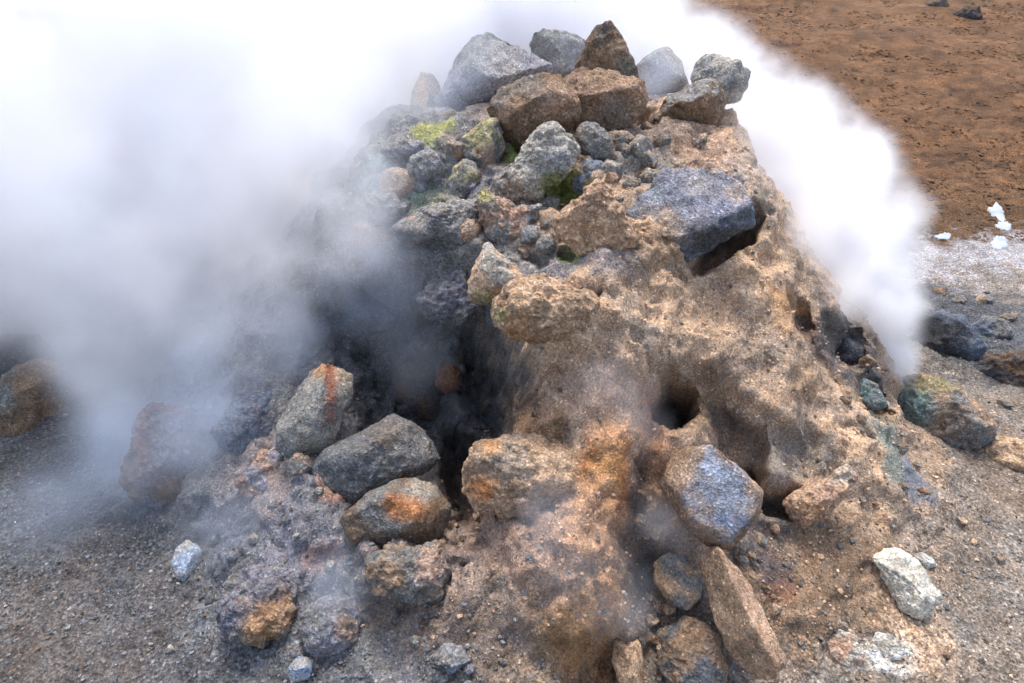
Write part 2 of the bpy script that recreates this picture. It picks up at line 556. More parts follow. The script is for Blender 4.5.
def hull_shape(q, thick, r, fine, pts=None):
    """Broken-stone body: hull of the outline and of inset points in front and behind, cut up finely."""
    bm = bmesh.new()
    if pts is not None:
        P3 = list(pts)
    else:
        P3 = [(a, b, r.uniform(-.16, .16) * thick) for a, b in q]
        for sg in (1, -1):
            for a, b in q:
                if r.uniform() < .5:
                    k = r.uniform(.35, .9)
                    P3.append((a * k, b * k, sg * thick * .62 * r.uniform(.4, 1.0)))
            P3.append((r.uniform(-.1, .1), r.uniform(-.1, .1), sg * thick * .6))
    for p in P3:
        bm.verts.new(p)
    ret = bmesh.ops.convex_hull(bm, input=bm.verts)
    bmesh.ops.delete(bm, geom=list({e for e in ret["geom_interior"] + ret["geom_unused"] if isinstance(e, bmesh.types.BMVert)}), context='VERTS')
    for _ in range(9):
        bmesh.ops.triangulate(bm, faces=bm.faces)
        es = [e for e in bm.edges if e.calc_length() > fine * 1.5]
        if not es:
            break
        bmesh.ops.subdivide_edges(bm, edges=es, cuts=1)
    bmesh.ops.triangulate(bm, faces=bm.faces)
    bmesh.ops.recalc_face_normals(bm, faces=bm.faces)
    bm.verts.index_update()
    v = np.array([w.co[:] for w in bm.verts])
    f = np.array([[w.index for w in x.verts] for x in bm.faces])
    bm.free()
    if pts is None:
        for _ in range(r.integers(3, 6)):              # flat breaks on the exposed side
            n = np.array([r.normal(0, .8), r.normal(0.25, .8), r.uniform(.55, 1.3)])
            n /= np.linalg.norm(n)
            d = v @ n
            cut = np.maximum(d - d.max() * r.uniform(.55, .82), 0)
            v = v - np.outer(cut, n) * .96
    return v, f


ROCKN = [0]


def rock(label, poly, c1, c2, lift=0.15, y=None, dy=0.1, thick=0.75, ang=0.8, rough=1.0, apex=None, dust=None, dustk=0.5,
         stains=(), facets=3, group=None, name="boulder", cat="boulder", level=6, pts=None):
    ROCKN[0] += 1
    sd = ROCKN[0]
    r = np.random.default_rng(100 + sd)
    poly = np.array(poly, float)
    poly = poly.mean(0) + (poly - poly.mean(0)) * (1.10 if ang >= .55 else 1.05)
    # centre of area
    x0, y0 = poly[:, 0], poly[:, 1]
    x1, y1 = np.roll(x0, -1), np.roll(y0, -1)
    cr = x0 * y1 - x1 * y0
    A = cr.sum() / 2
    cx, cy = ((x0 + x1) * cr).sum() / (6 * A), ((y0 + y1) * cr).sum() / (6 * A)
    if apex is None:
        apex = (cx, cy)
    q = poly - np.array(apex)
    q[:, 1] *= -1
    size_px = math.sqrt(abs(A))
    # where it lies
    if y == 'rest':                                  # stands on what is under its lowest point
        lo = poly[np.argmax(poly[:, 1])]
        P, _n = surf(lo[0], lo[1] - 3)
        y = P[1] + dy
    if y is not None:
        C = at_y(apex[0], apex[1], y)
    else:
        P, _n = surf(cx, cy)
        d = ray(apex[0], apex[1])
        t = np.dot(P - CAM, FW)
        m0 = t / F
        C = CAM + d * (t - lift * size_px * m0)
    depth = np.dot(C - CAM, FW)
    m = depth / F
    S = size_px * m                                  # real size in metres
    D, Fc = ico(level)
    Z = (CAM - C) / np.linalg.norm(CAM - C)
    U2 = UP - Z * np.dot(UP, Z)
    U2 /= np.linalg.norm(U2)
    R2 = np.cross(U2, Z)
    hull = ang >= 0.55 or pts is not None
    if hull:
        v, Fc = hull_shape(q / size_px, thick, r, 0.045 if level > 5 else 0.1, pts if pts is None else [((a - apex[0]) / size_px, -(b - apex[1]) / size_px, c / size_px) for a, b, c in pts])
        v = C + (v[:, :1] * R2 + v[:, 1:2] * U2 + v[:, 2:] * Z) * S
    else:
        v = C + round_shape(D, q, size_px, r, facets, ang, thick) @ np.stack([R2, U2, Z]) * S
    # soften the facets slightly, then weather the surface
    A0 = np.concatenate([Fc[:, 0], Fc[:, 1], Fc[:, 2]])
    B0 = np.concatenate([Fc[:, 1], Fc[:, 2], Fc[:, 0]])
    for _ in range(1 if hull else (3 if level > 5 else 1)):
        cnt = np.bincount(A0, minlength=len(v)) + 0.0
        av = np.stack([np.bincount(A0, v[B0, c], minlength=len(v)) for c in range(3)], 1) / cnt[:, None]
        v = v * 0.5 + av * 0.5
    off = sd * 3.7
    q3 = v / S + off
    n = normals(v, Fc)
    # chips: cut by warped planes of a cell pattern
    w1 = worley(q3, 2.2, sd)
    disp = (0.05 if hull else 0.10) * fbm(q3, 1.7, 3, sd) + 0.055 * (ridged(q3, 3.6, 3, sd + 5) - 0.8) + 0.07 * (w1 - 0.5)
    v = v + n * (disp * S * (0.42 if hull else 0.6) * rough)[:, None]
    n = normals(v, Fc)
    am = min(S, 0.35) / 0.35
    pit = np.clip(0.45 - worley(v, 26, sd), 0, 1)
    v = v + n * ((0.012 * fbm(v, 16, 3, sd + 9) + 0.008 * (ridged(v, 30, 2, sd + 12) - .7) - 0.03 * pit * sstep(-.2, .5, fbm(v, 6, 2, sd))) * rough * am)[:, None]
    n = normals(v, Fc)
    # mineral colours
    f1 = sstep(-0.35, 0.35, fbm(v / S, 1.6, 4, sd + 20))[:, None]
    t = c1 * (1 - f1) + c2 * f1
    if dust is not None:                           # sand and ash settled on what faces up
        k = sstep(0.15, 0.8, n[:, 2] + 0.5 * fbm(v / S, 3, 3, sd + 30))[:, None] * dustk
        t = t * (1 - k) + dust * k
    wv = fbm(v / S, 2.6, 3, sd + 40) * 0.5 + fbm(v / S, 11, 3, sd + 44) * 0.35
    for (sx, sy, rr, c, k) in stains:
        Ps = CAM + ray(sx, sy) * depth
        d = v - Ps
        rx, ry_ = (rr, rr) if np.isscalar(rr) else rr
        dd = np.sqrt((d @ R2 / (rx * m)) ** 2 + (d @ U2 / (ry_ * m)) ** 2)
        w = (sstep(1.35, 0.35, dd + wv) * k * .9)[:, None]
        t = t * (1 - w) + c * w
    t = t * (1 + 0.2 * fbm(v, 30, 2, sd))[:, None]
    me = new_mesh(name, v - C, Fc, t)
    o = link(name, me, M_ROCK, label, cat, group)
    o.location = C
    return o


def P(s):
    return [tuple(float(a) for a in w.split(",")) for w in s.split()]


# --- the pile on top, back to front
rock("large pale faded boulder at the back left of the summit", P("438,86 449,69 467,47 475,36 487,37 523,51 547,67 543,82 508,90 490,109 464,127 449,122 440,107"),
     GREY * 1.1, LAV * 1.1, y=3.72, apex=(482, 72), thick=.8, stains=[(500, 60, 40, PALE, .35)])
rock("pale grey blocky boulder left behind the dark peak rock", P("530,52 534,36 543,32 569,36 588,42 586,56 572,72 553,80 540,72"), GREY * 1.2, PALE * .8, y=3.85, thick=.7)
rock("ghostly beige boulder half lost in steam at the far left of the pile", P("412,86 419,74 431,73 439,86 444,107 430,125 411,120"), TAN, GREY, y=3.7, level=5)
rock("pale boulder veiled by steam right behind the dark peak", P("634,70 639,56 667,50 679,63 686,85 660,96 639,84"), PALE * .8, GREY * 1.2, y=3.8, level=5)
rock("dark brown pointed boulder at the very peak", P("598,29 611,28 618,38 623,51 636,69 639,80 623,88 606,90 588,80 577,64 588,46"),
     BROWN * 1.1, TAND * .9, y=3.4, apex=(606, 52), stains=[(604, 32, 12, DGREY, .8), (625, 70, 14, TEAL * .8, .5)], rough=1.1)
rock("grey wedge boulder leaning out over the right edge of the summit", P("687,76 697,61 705,55 725,62 738,66 747,76 743,89 738,101 722,104 708,96 696,88"),
     GREY * 1.6, PALE * 1.0, y=3.42, stains=[(740, 78, 14, DGREY, .6)])
rock("broad brown boulder directly below the peak rock", P("562,76 575,65 588,67 606,82 639,84 644,102 639,114 621,126 601,128 580,130 571,117 573,102 565,88"),
     TAND, PINK * .7, y='rest', dy=.02, stains=[(615, 115, 18, GREY, .6)], rough=1.1, thick=.6)
rock("rounded boulder with tan underside and grey flat top on right of summit", P("656,98 672,86 692,80 712,85 722,102 721,118 710,131 687,126 662,116"),
     BROWN * 1.2, TAND, y='rest', dy=.1, dust=GREY * 1.3, dustk=.9, ang=.7, stains=[(664, 92, 10, MOSS, .4)])
rock("big brown angular boulder with pale right facet at upper left", P("492,107 497,94 515,81 533,79 558,79 574,96 577,110 572,130 561,134 545,136 523,145 513,155 502,144 495,124"),
     TAND * .85, BROWN, y='rest', dy=.1, apex=(535, 104), stains=[(560, 104, 18, PINK, .75), (500, 96, 12, GREY, .6), (530, 82, 18, GREY, .6), (512, 150, 9, MOSS, .7)])
rock("yellowish slab tucked under the big brown boulder", P("450,150 470,135 492,116 501,130 503,147 495,166 480,172 460,160"),
     TAN * .9, GREY, y='rest', dy=.1, stains=[(480, 132, 16, SULF * .9 + TAN * .3, .6), (486, 158, 16, DGREY, .6)])
rock("long pale knobbly boulder slanting beside the mossy gap", P("491,188 495,178 515,163 528,143 541,127 556,128 571,140 575,155 563,176 545,190 538,204 515,206 499,200"),
     GREY * 1.2, PALE * .9, y='rest', dy=.1, ang=.5, dust=PALE, dustk=.5, stains=[(512, 190, 18, TAND, .7), (558, 165, 16, BLUE, .6), (552, 186, 14, MOSS, .8)], rough=1.1)
rock("small rounded tan stone near the middle of the pile", P("575,137 583,124 596,124 611,140 616,155 608,164 593,159 578,150"),
     TAND, GREY, y='rest', dy=.03, ang=.35, dust=GREY * 1.2, dustk=.6, level=5, name="stone", cat="stone")
rock("bluish grey stone below the small rounded tan stone", P("571,178 586,161 601,162 608,174 600,186 585,194 575,190"), BLUE, GREY, y='rest', dy=.05, ang=.5, level=5, name="stone", cat="stone")
rock("pale lumpy rock below the long slanting boulder", P("480,205 484,188 495,196 515,206 539,206 533,226 528,243 505,250 490,238 482,221"),
     GREY * 1.1, PINK * .9, y='rest', dy=.1, ang=.5, stains=[(484, 192, 10, SULF, .6)], rough=1.15)
rock("upright yellow tan stone left of the lumpy pale rock", P("443,202 453,168 464,159 475,163 481,176 479,196 466,208 450,208"), np.array((.36, .30, .17)), GREY, y='rest', dy=.1, ang=.4, level=5,
     stains=[(472, 195, 12, DGREY, .6)])
rock("wide grey boulder below the yellow tan stone", P("394,230 424,211 452,203 480,197 488,216 486,240 467,250 436,246 408,244"), GREY * .95, LAV * .9, y='rest', dy=.12, ang=.5, dust=PALE * .8, dustk=.5)
rock("tan cone shaped rock in the centre rising from the crust", P("553,220 575,201 598,181 608,186 621,211 628,226 634,240 611,256 580,256 560,236"),
     TAND * 1.1, TAN, lift=.5, apex=(598, 205), ang=.5, thick=.8, dust=PINK, dustk=.3)
rock("pale tan knob at the left edge of the mud column", P("470,270 488,244 502,256 518,268 530,280 510,294 487,304 470,298"), TAN, PALE * .9, lift=.3, ang=.4, level=5, thick=.9,
     stains=[(484, 298, 10, MOSS, .5)])
rock("tan overhanging lump with crack above the hollow", P("491,316 495,300 508,287 538,277 561,288 584,293 598,308 584,330 545,338 515,334 498,326"),
     TAN * .95, TAND, lift=.35, ang=.3, thick=.9, rough=1.1, stains=[(500, 315, 9, SULF * .8, .5), (520, 330, 16, ORANGE, .5)])
rock("bluish capped ledge rock above the dark crevice", P("622,218 640,198 655,180 669,167 702,169 733,182 747,203 735,213 712,222 695,236 676,240 655,232 638,226"),
     GREY * .9, BLUE * .8, lift=.3, rough=.9, dust=LAV * 1.4, dustk=.7, apex=(690, 205),
     pts=[(621, 217, 16), (645, 190, 2), (667, 166, -14), (702, 168, -14), (735, 181, -12), (748, 203, 0), (702, 230, 26), (674, 236, 30), (650, 229, 26),
          (691, 262, 4), (754, 226, -10), (640, 244, 0), (660, 200, -50), (725, 200, -50)],
     stains=[(700, 186, 12, PALE, .4), (725, 236, (36, 16), DGREY * .7, .9), (660, 232, 22, TAN, .7), (645, 214, 14, GREY * 1.2, .6), (735, 193, 10, TAN, .4), (655, 190, 10, TEAL, .4)])
rock("rusty knob bulging from the column at the edge of the hollow", P("464,464 476,446 500,437 540,436 580,450 582,490 540,508 508,512 486,507 467,494"), TAN * .9, TAND, lift=.12, ang=.3, thick=.9,
     stains=[(488, 490, (18, 16), RUST, .95), (505, 455, 24, PALE * .8, .5), (492, 446, 12, ORANGE, .8)])
# --- left flank and hollow
rock("leaning grey rock with rust red streak down its tip", P("281,444 285,414 308,381 309,366 331,352 347,356 352,372 349,395 336,430 330,449 318,459 298,457"),
     GREY * 1.1, PALE * .7, lift=.5, rough=.75, apex=(318, 410), ang=.6, stains=[(322, 362, 16, ORANGE, .85), (331, 390, (6, 38), RED, .9), (345, 375, 10, TAN, .5)])
rock("large dark grey smooth boulder beside the hollow", P("312,464 330,446 360,435 391,417 408,424 430,444 438,461 427,472 392,484 357,503 327,498 314,480"),
     GREY * .8, DGREY * 1.6, lift=.62, rough=.5, ang=.45, thick=.8, dust=GREY, dustk=.4, apex=(378, 452), stains=[(385, 435, 18, BROWN, .4)])
rock("grey rock with bright rust orange upper face", P("346,517 370,495 398,482 415,480 434,486 448,505 440,534 418,544 386,551 359,545"),
     GREY * .9, BROWN, lift=.45, rough=.8, ang=.65, stains=[(407, 508, (26, 12), RUST * 1.1, .95), (425, 488, 16, PALE, .6), (365, 525, 14, DGREY, .4)], apex=(400, 505))
rock("crumbly tan brown rock below the rust faced one", P("368,560 390,549 415,550 443,545 450,575 438,596 411,598 379,592"), GREY * .9, TAND, lift=.15, ang=.4, rough=1.3,
     stains=[(432, 566, 18, PINK, .7)])
rock("dark purplish rock with reddish rim at the left edge", P("134,474 139,426 152,405 170,406 188,412 205,427 208,455 203,488 178,504 148,500"),
     LAV * .8, BROWN * .9, lift=.3, ang=.5, rough=1.2, stains=[(143, 440, (7, 40), RED * .9, .7), (170, 408, (30, 6), RED * .8, .6), (165, 455, 22, DGREY, .5), (186, 452, 3, WHITE, .9)])
rock("small red brown stone lying deep in the hollow", P("435,386 439,367 450,361 461,373 459,387 447,393"), RED * .8, RUST * .5, lift=.3, level=5, ang=.5, name="stone", cat="stone")
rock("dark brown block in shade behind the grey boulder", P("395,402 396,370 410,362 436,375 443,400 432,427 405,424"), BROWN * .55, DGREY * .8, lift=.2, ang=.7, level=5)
rock("grey mossy boulder cut by the left frame edge", P("-22,415 -4,395 16,370 38,363 58,369 68,386 62,416 46,440 10,444 -20,440"), GREY * 1.0, TAND * .8, lift=.25, ang=.55,
     stains=[(0, 400, 16, TEAL, .5)])
rock("pale bluish egg sized stone on the dark gravel", P("172,562 177,546 186,540 197,547 202,560 196,576 185,581 176,574"), BLUE * 1.9, PALE, lift=.3, ang=.7, level=5, thick=.7, name="stone", cat="stone")
rock("round weathered boulder with rusty base at lower left", P("220,606 230,582 250,571 275,574 294,590 299,613 286,634 260,642 234,632"), GREY * .95, LAV * .8, lift=.15, ang=.3, rough=1.3,
     stains=[(268, 622, 26, ORANGE * .75, .8)])
rock("lavender grey rounded boulder right of the weathered one", P("302,626 310,605 330,597 351,601 362,619 354,642 335,652 311,646"), LAV, GREY, lift=.15, ang=.4, stains=[(350, 630, 16, TAND, .8)])
rock("small pinkish stone wedged beside the dark grey boulder", P("288,462 296,453 308,457 313,468 301,476 290,474"), PINK * .8, GREY, lift=.3, level=5, ang=.5, name="stone", cat="stone")
rock("pale bluish stone chip at the bottom edge on gravel", P("284,669 299,656 313,662 309,679 290,682"), BLUE * 1.6, PALE * .8, lift=.3, level=5, ang=.8, name="stone", cat="stone")
rock("low dark stone crusted with pale grit at bottom centre", P("430,657 444,645 461,647 470,661 452,671 434,667"), DGREY, BLUE, lift=.25, level=5, ang=.5, name="stone", cat="stone", dust=PALE, dustk=.4)
rock("pink grey lump on the slope behind the small pinkish stone", P("240,480 262,452 286,448 290,475 276,496 250,500"), PINK * .75, LAV, lift=.1, ang=.4, rough=1.2)
rock("dim bluish boulder on the misty slope behind the purplish rock", P("215,430 235,402 270,390 285,410 275,440 240,456"), LAV * .7, BLUE * .8, lift=.1, ang=.5)
rock("dark smoky ridge rock at the left foot of the steam", P("328,318 345,282 372,276 398,300 392,328 352,336"), DGREY, BLUE * .6, lift=.2, ang=.6)
rock("grey lump below the wide grey boulder", P("420,300 436,278 462,266 484,284 488,306 466,322 432,318"), GREY, LAV * .8, lift=.15, ang=.35, rough=1.2)
rock("dark rock far at the left behind the mossy boulder", P("-30,360 -8,335 30,338 52,362 30,388 -10,392"), DGREY * .7, DGREY, lift=.2, ang=.6)
# --- lower right
rock("cracked boulder with smooth blue grey face", P("659,490 674,456 692,448 708,444 727,455 744,470 761,486 757,512 728,546 707,546 682,524"),
     TAND, BROWN * 1.2, lift=.45, apex=(712, 495), rough=.45,
     pts=[(700, 453, 34), (712, 446, 31), (742, 474, 22), (757, 491, 18), (751, 512, 20), (726, 538, 27), (691, 517, 37), (687, 494, 38), (761, 487, 2), (756, 516, 2), (728, 548, 0), (706, 545, 0), (660, 491, 2), (672, 457, 2), (688, 448, 0), (680, 524, 4), (668, 486, 16), (676, 470, 14), (700, 470, -40), (742, 500, -36), (708, 530, -20)],
     stains=[(718, 496, (33, 40), np.array((.215, .235, .275)), 1.0), (712, 462, (12, 18), np.array((.36, .38, .44)), .8), (726, 520, (24, 10), np.array((.14, .17, .24)), .6), (680, 470, 16, TAN, .6)])
rock("long tan bent slab pointing down to the right", P("698,558 716,548 730,566 748,581 747,604 762,630 783,652 772,668 753,673 727,651 711,616 700,580"),
     TAND, TAN * .9, lift=.55, apex=(732, 610), rough=.6, dust=PINK, dustk=.5,
     pts=[(699, 557, -12), (701, 580, -14), (712, 616, -14), (727, 651, -14), (752, 673, -12), (716, 547, -6), (720, 554, 22), (735, 586, 30), (752, 622, 30), (772, 654, 20),
          (731, 565, 8), (749, 582, 2), (748, 604, 10), (765, 630, 8), (784, 651, -4), (772, 669, 0), (720, 590, -34), (750, 640, -30)])
rock("small tan block left of the long bent slab", P("653,568 667,558 693,555 702,572 698,594 686,607 667,599 656,584"), TAN * .85, GREY, lift=.3, ang=.7, level=5)
rock("tan chunk standing at the bottom edge beside the dark pit", P("612,640 634,631 644,652 641,680 625,690 614,664"), TAN * .95, TAND, lift=.35, ang=.8, level=5)
rock("half buried brown slab at the bottom below the small tan block", P("660,638 686,621 715,636 725,667 717,696 680,698 658,668"), TAND * .8, DGREY * 1.3, lift=.1, ang=.5)
rock("pebble sized tan lump touching the small tan block", P("662,607 668,599 676,603 675,612 667,616"), TAN, TAND, lift=.4, level=4, ang=.4, name="stone", cat="stone")
rock("white crusted boulder on the brown slope at lower right", P("879,564 890,553 903,549 922,560 937,579 934,594 918,615 903,608 889,587"), WHITE * np.array((1, .96, .86)), PALE * 1.2, lift=.25, ang=.6, thick=.75,
     stains=[(893, 575, 6, GREY, .6), (903, 562, 5, GREY, .5)], apex=(908, 580))
rock("small whitish stone touching the white crusted boulder", P("914,556 922,552 932,557 935,565 924,569"), PALE, WHITE * .8, lift=.3, level=4, name="stone", cat="stone")
rock("bright white flake lying flat at the lower right", P("868,646 880,634 892,637 908,645 897,656 884,660"), WHITE * 1.05, PALE, lift=.1, level=5, thick=.4, ang=.5, name="stone", cat="stone")
rock("crumbling pinkish white clod left of the white flake", P("826,640 840,630 856,638 862,656 850,668 832,660"), PINK, PALE, lift=.02, level=5, thick=.4, ang=.3, rough=1.4, name="clod", cat="clod")
rock("crumbly pale tan ledge chunk over a dark gap", P("786,506 795,494 812,488 830,474 843,466 852,478 838,498 826,512 806,526 792,520"), PINK, TAN, lift=.35, ang=.4, rough=1.4,
     stains=[(840, 474, 12, PALE, .7), (812, 510, 12, ORANGE * .9, .6)])
rock("rounded boulder stained blue green beside the right vent", P("897,396 911,380 930,378 953,388 973,404 982,423 979,446 942,450 904,436"), TAND, GREY, lift=.2, ang=.4, thick=.9,
     stains=[(912, 410, (22, 34), TEAL, .9), (930, 384, (30, 10), SULF * .5 + GREY * .5, .6), (955, 425, 20, BROWN, .4)])
rock("dark blue grey rock behind the blue green boulder", P("920,340 924,322 942,312 962,320 978,346 968,364 942,374"), DGREY * .8, BLUE * .8, lift=.25, ang=.7)
rock("low dark brown rock at the right frame edge", P("978,372 992,356 1020,352 1044,362 1042,388 1002,392"), BROWN * .8, DGREY, lift=.2, ang=.5)
rock("flat tan slab behind the right edge below the green boulder", P("975,456 988,436 1016,438 1040,450 1030,474 990,472"), TAND, TAN, lift=.05, ang=.4)
rock("dark scorched rock left of the right vent", P("830,352 840,330 856,326 868,348 866,378 846,384"), BLACK * 1.5, DGREY, lift=.1, ang=.6, level=5)
rock("green grey rock on the lip of the right vent", P("846,384 858,374 874,384 884,404 866,410 850,400"), TEAL * .8, GREY, lift=.2, ang=.5, level=5)
rock("knobbly grey rock at right beyond the dark blue one", P("972,330 984,316 1002,320 1010,336 992,346"), GREY * .9, BLUE, lift=.2, ang=.5, level=5)
# --- far off on the moor
rock("dark lone boulder far out on the brown moor", P("953,20 957,11 966,7 977,10 980,21 964,24"), DGREY, BROWN * .7, lift=.35, ang=.5, level=5)
rock("low brown rock far out left of the lone dark boulder", P("920,9 928,2 944,0 946,9 932,13"), BROWN, GREY * .8, lift=.3, ang=.5, level=5)

packed = [(640, 148, 15), (618, 140, 14), (530, 234, 11), (470, 232, 13), (547, 246, 11), (612, 172, 12),
          (457, 150, 12), (425, 165, 19), (398, 184, 20), (382, 210, 19), (456, 240, 14), (650, 178, 12), (523, 214, 10), (415, 228, 14),
          (590, 140, 10), (550, 205, 10), (632, 120, 12), (405, 150, 18), (370, 235, 18), (360, 270, 18)]
for i, (px, py, s) in enumerate(packed):
    r = random.Random(900 + i)
    poly = [(px + s * r.uniform(.8, 1.3) * math.cos(a), py + s * r.uniform(.65, 1.1) * math.sin(a)) for a in [k * 2 * math.pi / 7 + r.uniform(-.35, .35) for k in range(7)]]
    ca, cb = ((GREY, PALE * .75), (TAND, GREY), (GREY * 1.15, LAV), (PINK * .8, TAND), (DGREY * 1.7, GREY))[i % 5]
    rock("medium grey brown rock packed between the larger summit boulders", poly, ca, cb, lift=.3, level=5, ang=(.8, .4)[i % 2], thick=.85, dust=PALE * .8, dustk=.35, name="rock", cat="rock",
         group="medium rocks packed between the summit boulders")

# small stones wedged in the pile and lying at its foot
small = [(548, 222, 9), (556, 238, 7), (525, 252, 8), (612, 178, 8), (632, 186, 9), (648, 158, 11), (625, 150, 9), (640, 176, 6), (618, 200, 6),
         (470, 220, 9), (436, 176, 9), (420, 188, 10), (404, 204, 9), (470, 186, 8), (662, 140, 10), (606, 120, 9), (648, 128, 8),
         (700, 140, 9), (480, 516, 7), (500, 520, 6), (350, 540, 5), (366, 508, 6), (640, 520, 8), (648, 500, 6), (655, 535, 7), (760, 540, 8),
         (752, 556, 6), (775, 530, 6), (742, 560, 7), (650, 620, 8), (648, 598, 6), (655, 640, 6), (860, 420, 7), (872, 432, 6), (846, 400, 7),
         (868, 362, 9), (900, 450, 7), (915, 465, 6), (905, 486, 6), (925, 492, 6), (820, 460, 5), (868, 490, 5), (862, 500, 6), (875, 505, 4),
         (960, 300, 8), (985, 300, 9), (1008, 318, 8), (940, 292, 7), (1004, 404, 9), (990, 418, 7), (330, 474, 7), (318, 490, 6), (272, 505, 7),
         (286, 520, 6), (255, 540, 7), (232, 556, 6), (215, 540, 7), (330, 565, 7), (345, 575, 5), (210, 600, 6), (415, 640, 6), (470, 668, 7), (505, 662, 5),
         (170, 650, 5), (605, 610, 5), (775, 610, 7), (800, 640, 6), (765, 590, 6), (1000, 560, 6), (960, 520, 6), (985, 640, 5), (948, 655, 5)]
for i, (px, py, s) in enumerate(small):
    r = random.Random(i)
    poly = [(px + s * r.uniform(.7, 1.2) * math.cos(a), py + s * r.uniform(.55, 1.0) * math.sin(a)) for a in [k * 2 * math.pi / 7 + r.uniform(-.3, .3) for k in range(7)]]
    if px < 480:
        ca, cb = (GREY, LAV, DGREY * 1.6)[i % 3], (PALE * .8, GREY, GREY)[i % 3]
    else:
        ca, cb = (TAND, GREY, GREY * .8, PINK * .8)[i % 4], (GREY, TAN, TAND, BROWN)[i % 4]
    rock("small loose stone lying among the boulders and crust of the mound", poly, ca, cb, lift=.25, level=4, ang=.85, name="stone", cat="stone",
         group="small loose stones on the mound")

# ------------------------------------------------------------------ snow patches beyond the vent
for lab, poly in [
    ("largest lozenge of old snow at the moor edge", P("992,240 998,232 1008,234 1010,243 1000,248 993,245")),
    ("long upper streak of old snow in the brown turf", P("988,206 996,199 1003,206 1008,214 1003,217 993,211")),
    ("middle streak of old snow between the other two patches", P("996,222 1004,217 1013,222 1012,228 1000,227")),
    ("thin sliver of old snow close to the steam plume", P("936,232 946,229 954,231 950,235 940,235"))]:
    q = np.array(poly)
    ctr = q.mean(0)
    ring = []
    for k in range(len(q)):
        for t in np.linspace(0, 1, 6, endpoint=False):
            ring.append(q[k] * (1 - t) + q[(k + 1) % len(q)] * t)
    ring = np.array(ring)
    ring = ctr + (ring - ctr) * (1 + np.random.default_rng(len(lab)).normal(0, .13, len(ring)))[:, None]
    zc = np.mean([surf(*w)[0][2] for w in ring]) + .03
    vs, cnt = [], len(ring)
    for j, f in enumerate((1.0, .93, .75, .45, .0)):
        for k, w in enumerate(ring):
            pt = ctr + (w - ctr) * (f + (0.05 * math.sin(k * 2.3) if f > .5 else 0))
            d = ray(*pt)
            S_ = CAM + d * ((zc - CAM[2]) / d[2])
            h = BVH.ray_cast(Vector((S_[0], S_[1], 3)), Vector((0, 0, -1)))[0]
            vs.append(np.array([S_[0], S_[1], h.z + (-.02, .006, .009, .010, .010)[j]]))
    fc = [[j * cnt + k, j * cnt + (k + 1) % cnt, (j + 1) * cnt + (k + 1) % cnt, (j + 1) * cnt + k] for j in range(4) for k in range(cnt)]
    link("snow_patch", new_mesh("snow_patch", np.array(vs), fc, np.array((.38, .40, .43)) * (1 + .25 * fbm(np.array(vs), 9, 3, 5))[:, None]), M_SNOW, lab, "snow patch", "patches of old snow on the moor")

# ------------------------------------------------------------------ gravel (nobody could count it)
bv, bf = ico(1)


def scatter(name, n, sampler, size, cols, mat=M_GRAVEL, flat=.8, var=.45):
    vs, fs_, ts = [], [], []
    k = 0
    tries = 0
    while k < n and tries < n * 3:
        tries += 1
        x, yv = sampler()
        h = BVH.ray_cast(Vector((x, yv, 3)), Vector((0, 0, -1)))
        if not h[0]:
            continue
        s = size(x, yv)
        q = bv * (rng.uniform(.6, 1.2, 3) * s) * (1 + 0.25 * rng.normal(size=(len(bv), 1)))
        a = rng.uniform(0, 6.28)
        ca, sa = math.cos(a), math.sin(a)
        q = np.stack([q[:, 0] * ca - q[:, 1] * sa, q[:, 0] * sa + q[:, 1] * ca, q[:, 2] * flat], 1)
        vs.append(q + np.array(h[0]) + np.array(h[1]) * s * .3 * flat)
        fs_.append(bf + k * len(bv))
        ts.append(np.repeat((cols(x, yv) * rng.uniform(1 - var, 1 + var))[None], len(bv), 0))
        k += 1
    return link(name, new_mesh(name, np.concatenate(vs), np.concatenate(fs_), np.concatenate(ts), smooth=False), mat, kind="stuff")


def s_ground():
    while True:
        y = rng.uniform(1.05, 4.6)
        x = rng.uniform(-.85, .95) * (y + .9)
        if mound_s(np.array([x]), np.array([y]))[0] > 0.9 or rng.uniform() < .12:
            if rng.uniform() < (1.6 / y) ** 1.2:
                return x, y


def c_ground(x, y):
    u_ = rng.uniform()
    if u_ > .975:
        return PALE * 1.1
    if x < 0.2:
        return GRAVEL * 1.5 if u_ < .6 else (GREY if u_ < .85 else TAND * .7)
    return GREY if u_ < .5 else (ASH * 1.1 if u_ < .85 else TAN)


g1 = scatter("gravel", 11000, s_ground, lambda x, y: 0.003 + 0.006 * rng.uniform() ** 3 + (0.008 if rng.uniform() > .985 else 0), c_ground)
g1["label"] = "coarse grey gravel strewn over the ashy ground"


def s_mound():
    while True:
        a, k = rng.uniform(0, 6.283), math.sqrt(rng.uniform(.05, 1.05))
        f = float(foot(np.array(a)))
        x, y = MC[0] + f * k * math.cos(a), MC[1] + f * k * math.sin(a)
        if y < 3.7:
            return x, y


def c_mound(x, y):
    u_ = rng.uniform()
    if x < -.1 + .3 * rng.normal():
        return GREY if u_ < .6 else (PALE * .8 if u_ < .8 else DGREY * 1.5)
    return TAN if u_ < .5 else (TAND if u_ < .7 else (PINK * .9 if u_ < .9 else GREY))


g3 = scatter("crumbs", 9000, s_mound, lambda x, y: 0.0025 + 0.008 * rng.uniform() ** 5, c_mound, var=.25)
g3["label"] = "loose crumbs and grit lying on the mud crust of the mound"


def c_moor(x, y):
    k = min(1, max(0, (y - 5) / 9))
    far_c = (np.array((.175, .083, .032)), np.array((.15, .07, .026)), np.array((.20, .105, .048)), np.array((.14, .066, .027)))[rng.integers(0, 4)]
    near_c = (np.array((.095, .052, .024)), np.array((.08, .045, .021)), np.array((.12, .064, .027)), np.array((.10, .066, .036)))[rng.integers(0, 4)]
    return (far_c * k + near_c * (1 - k)) * .8


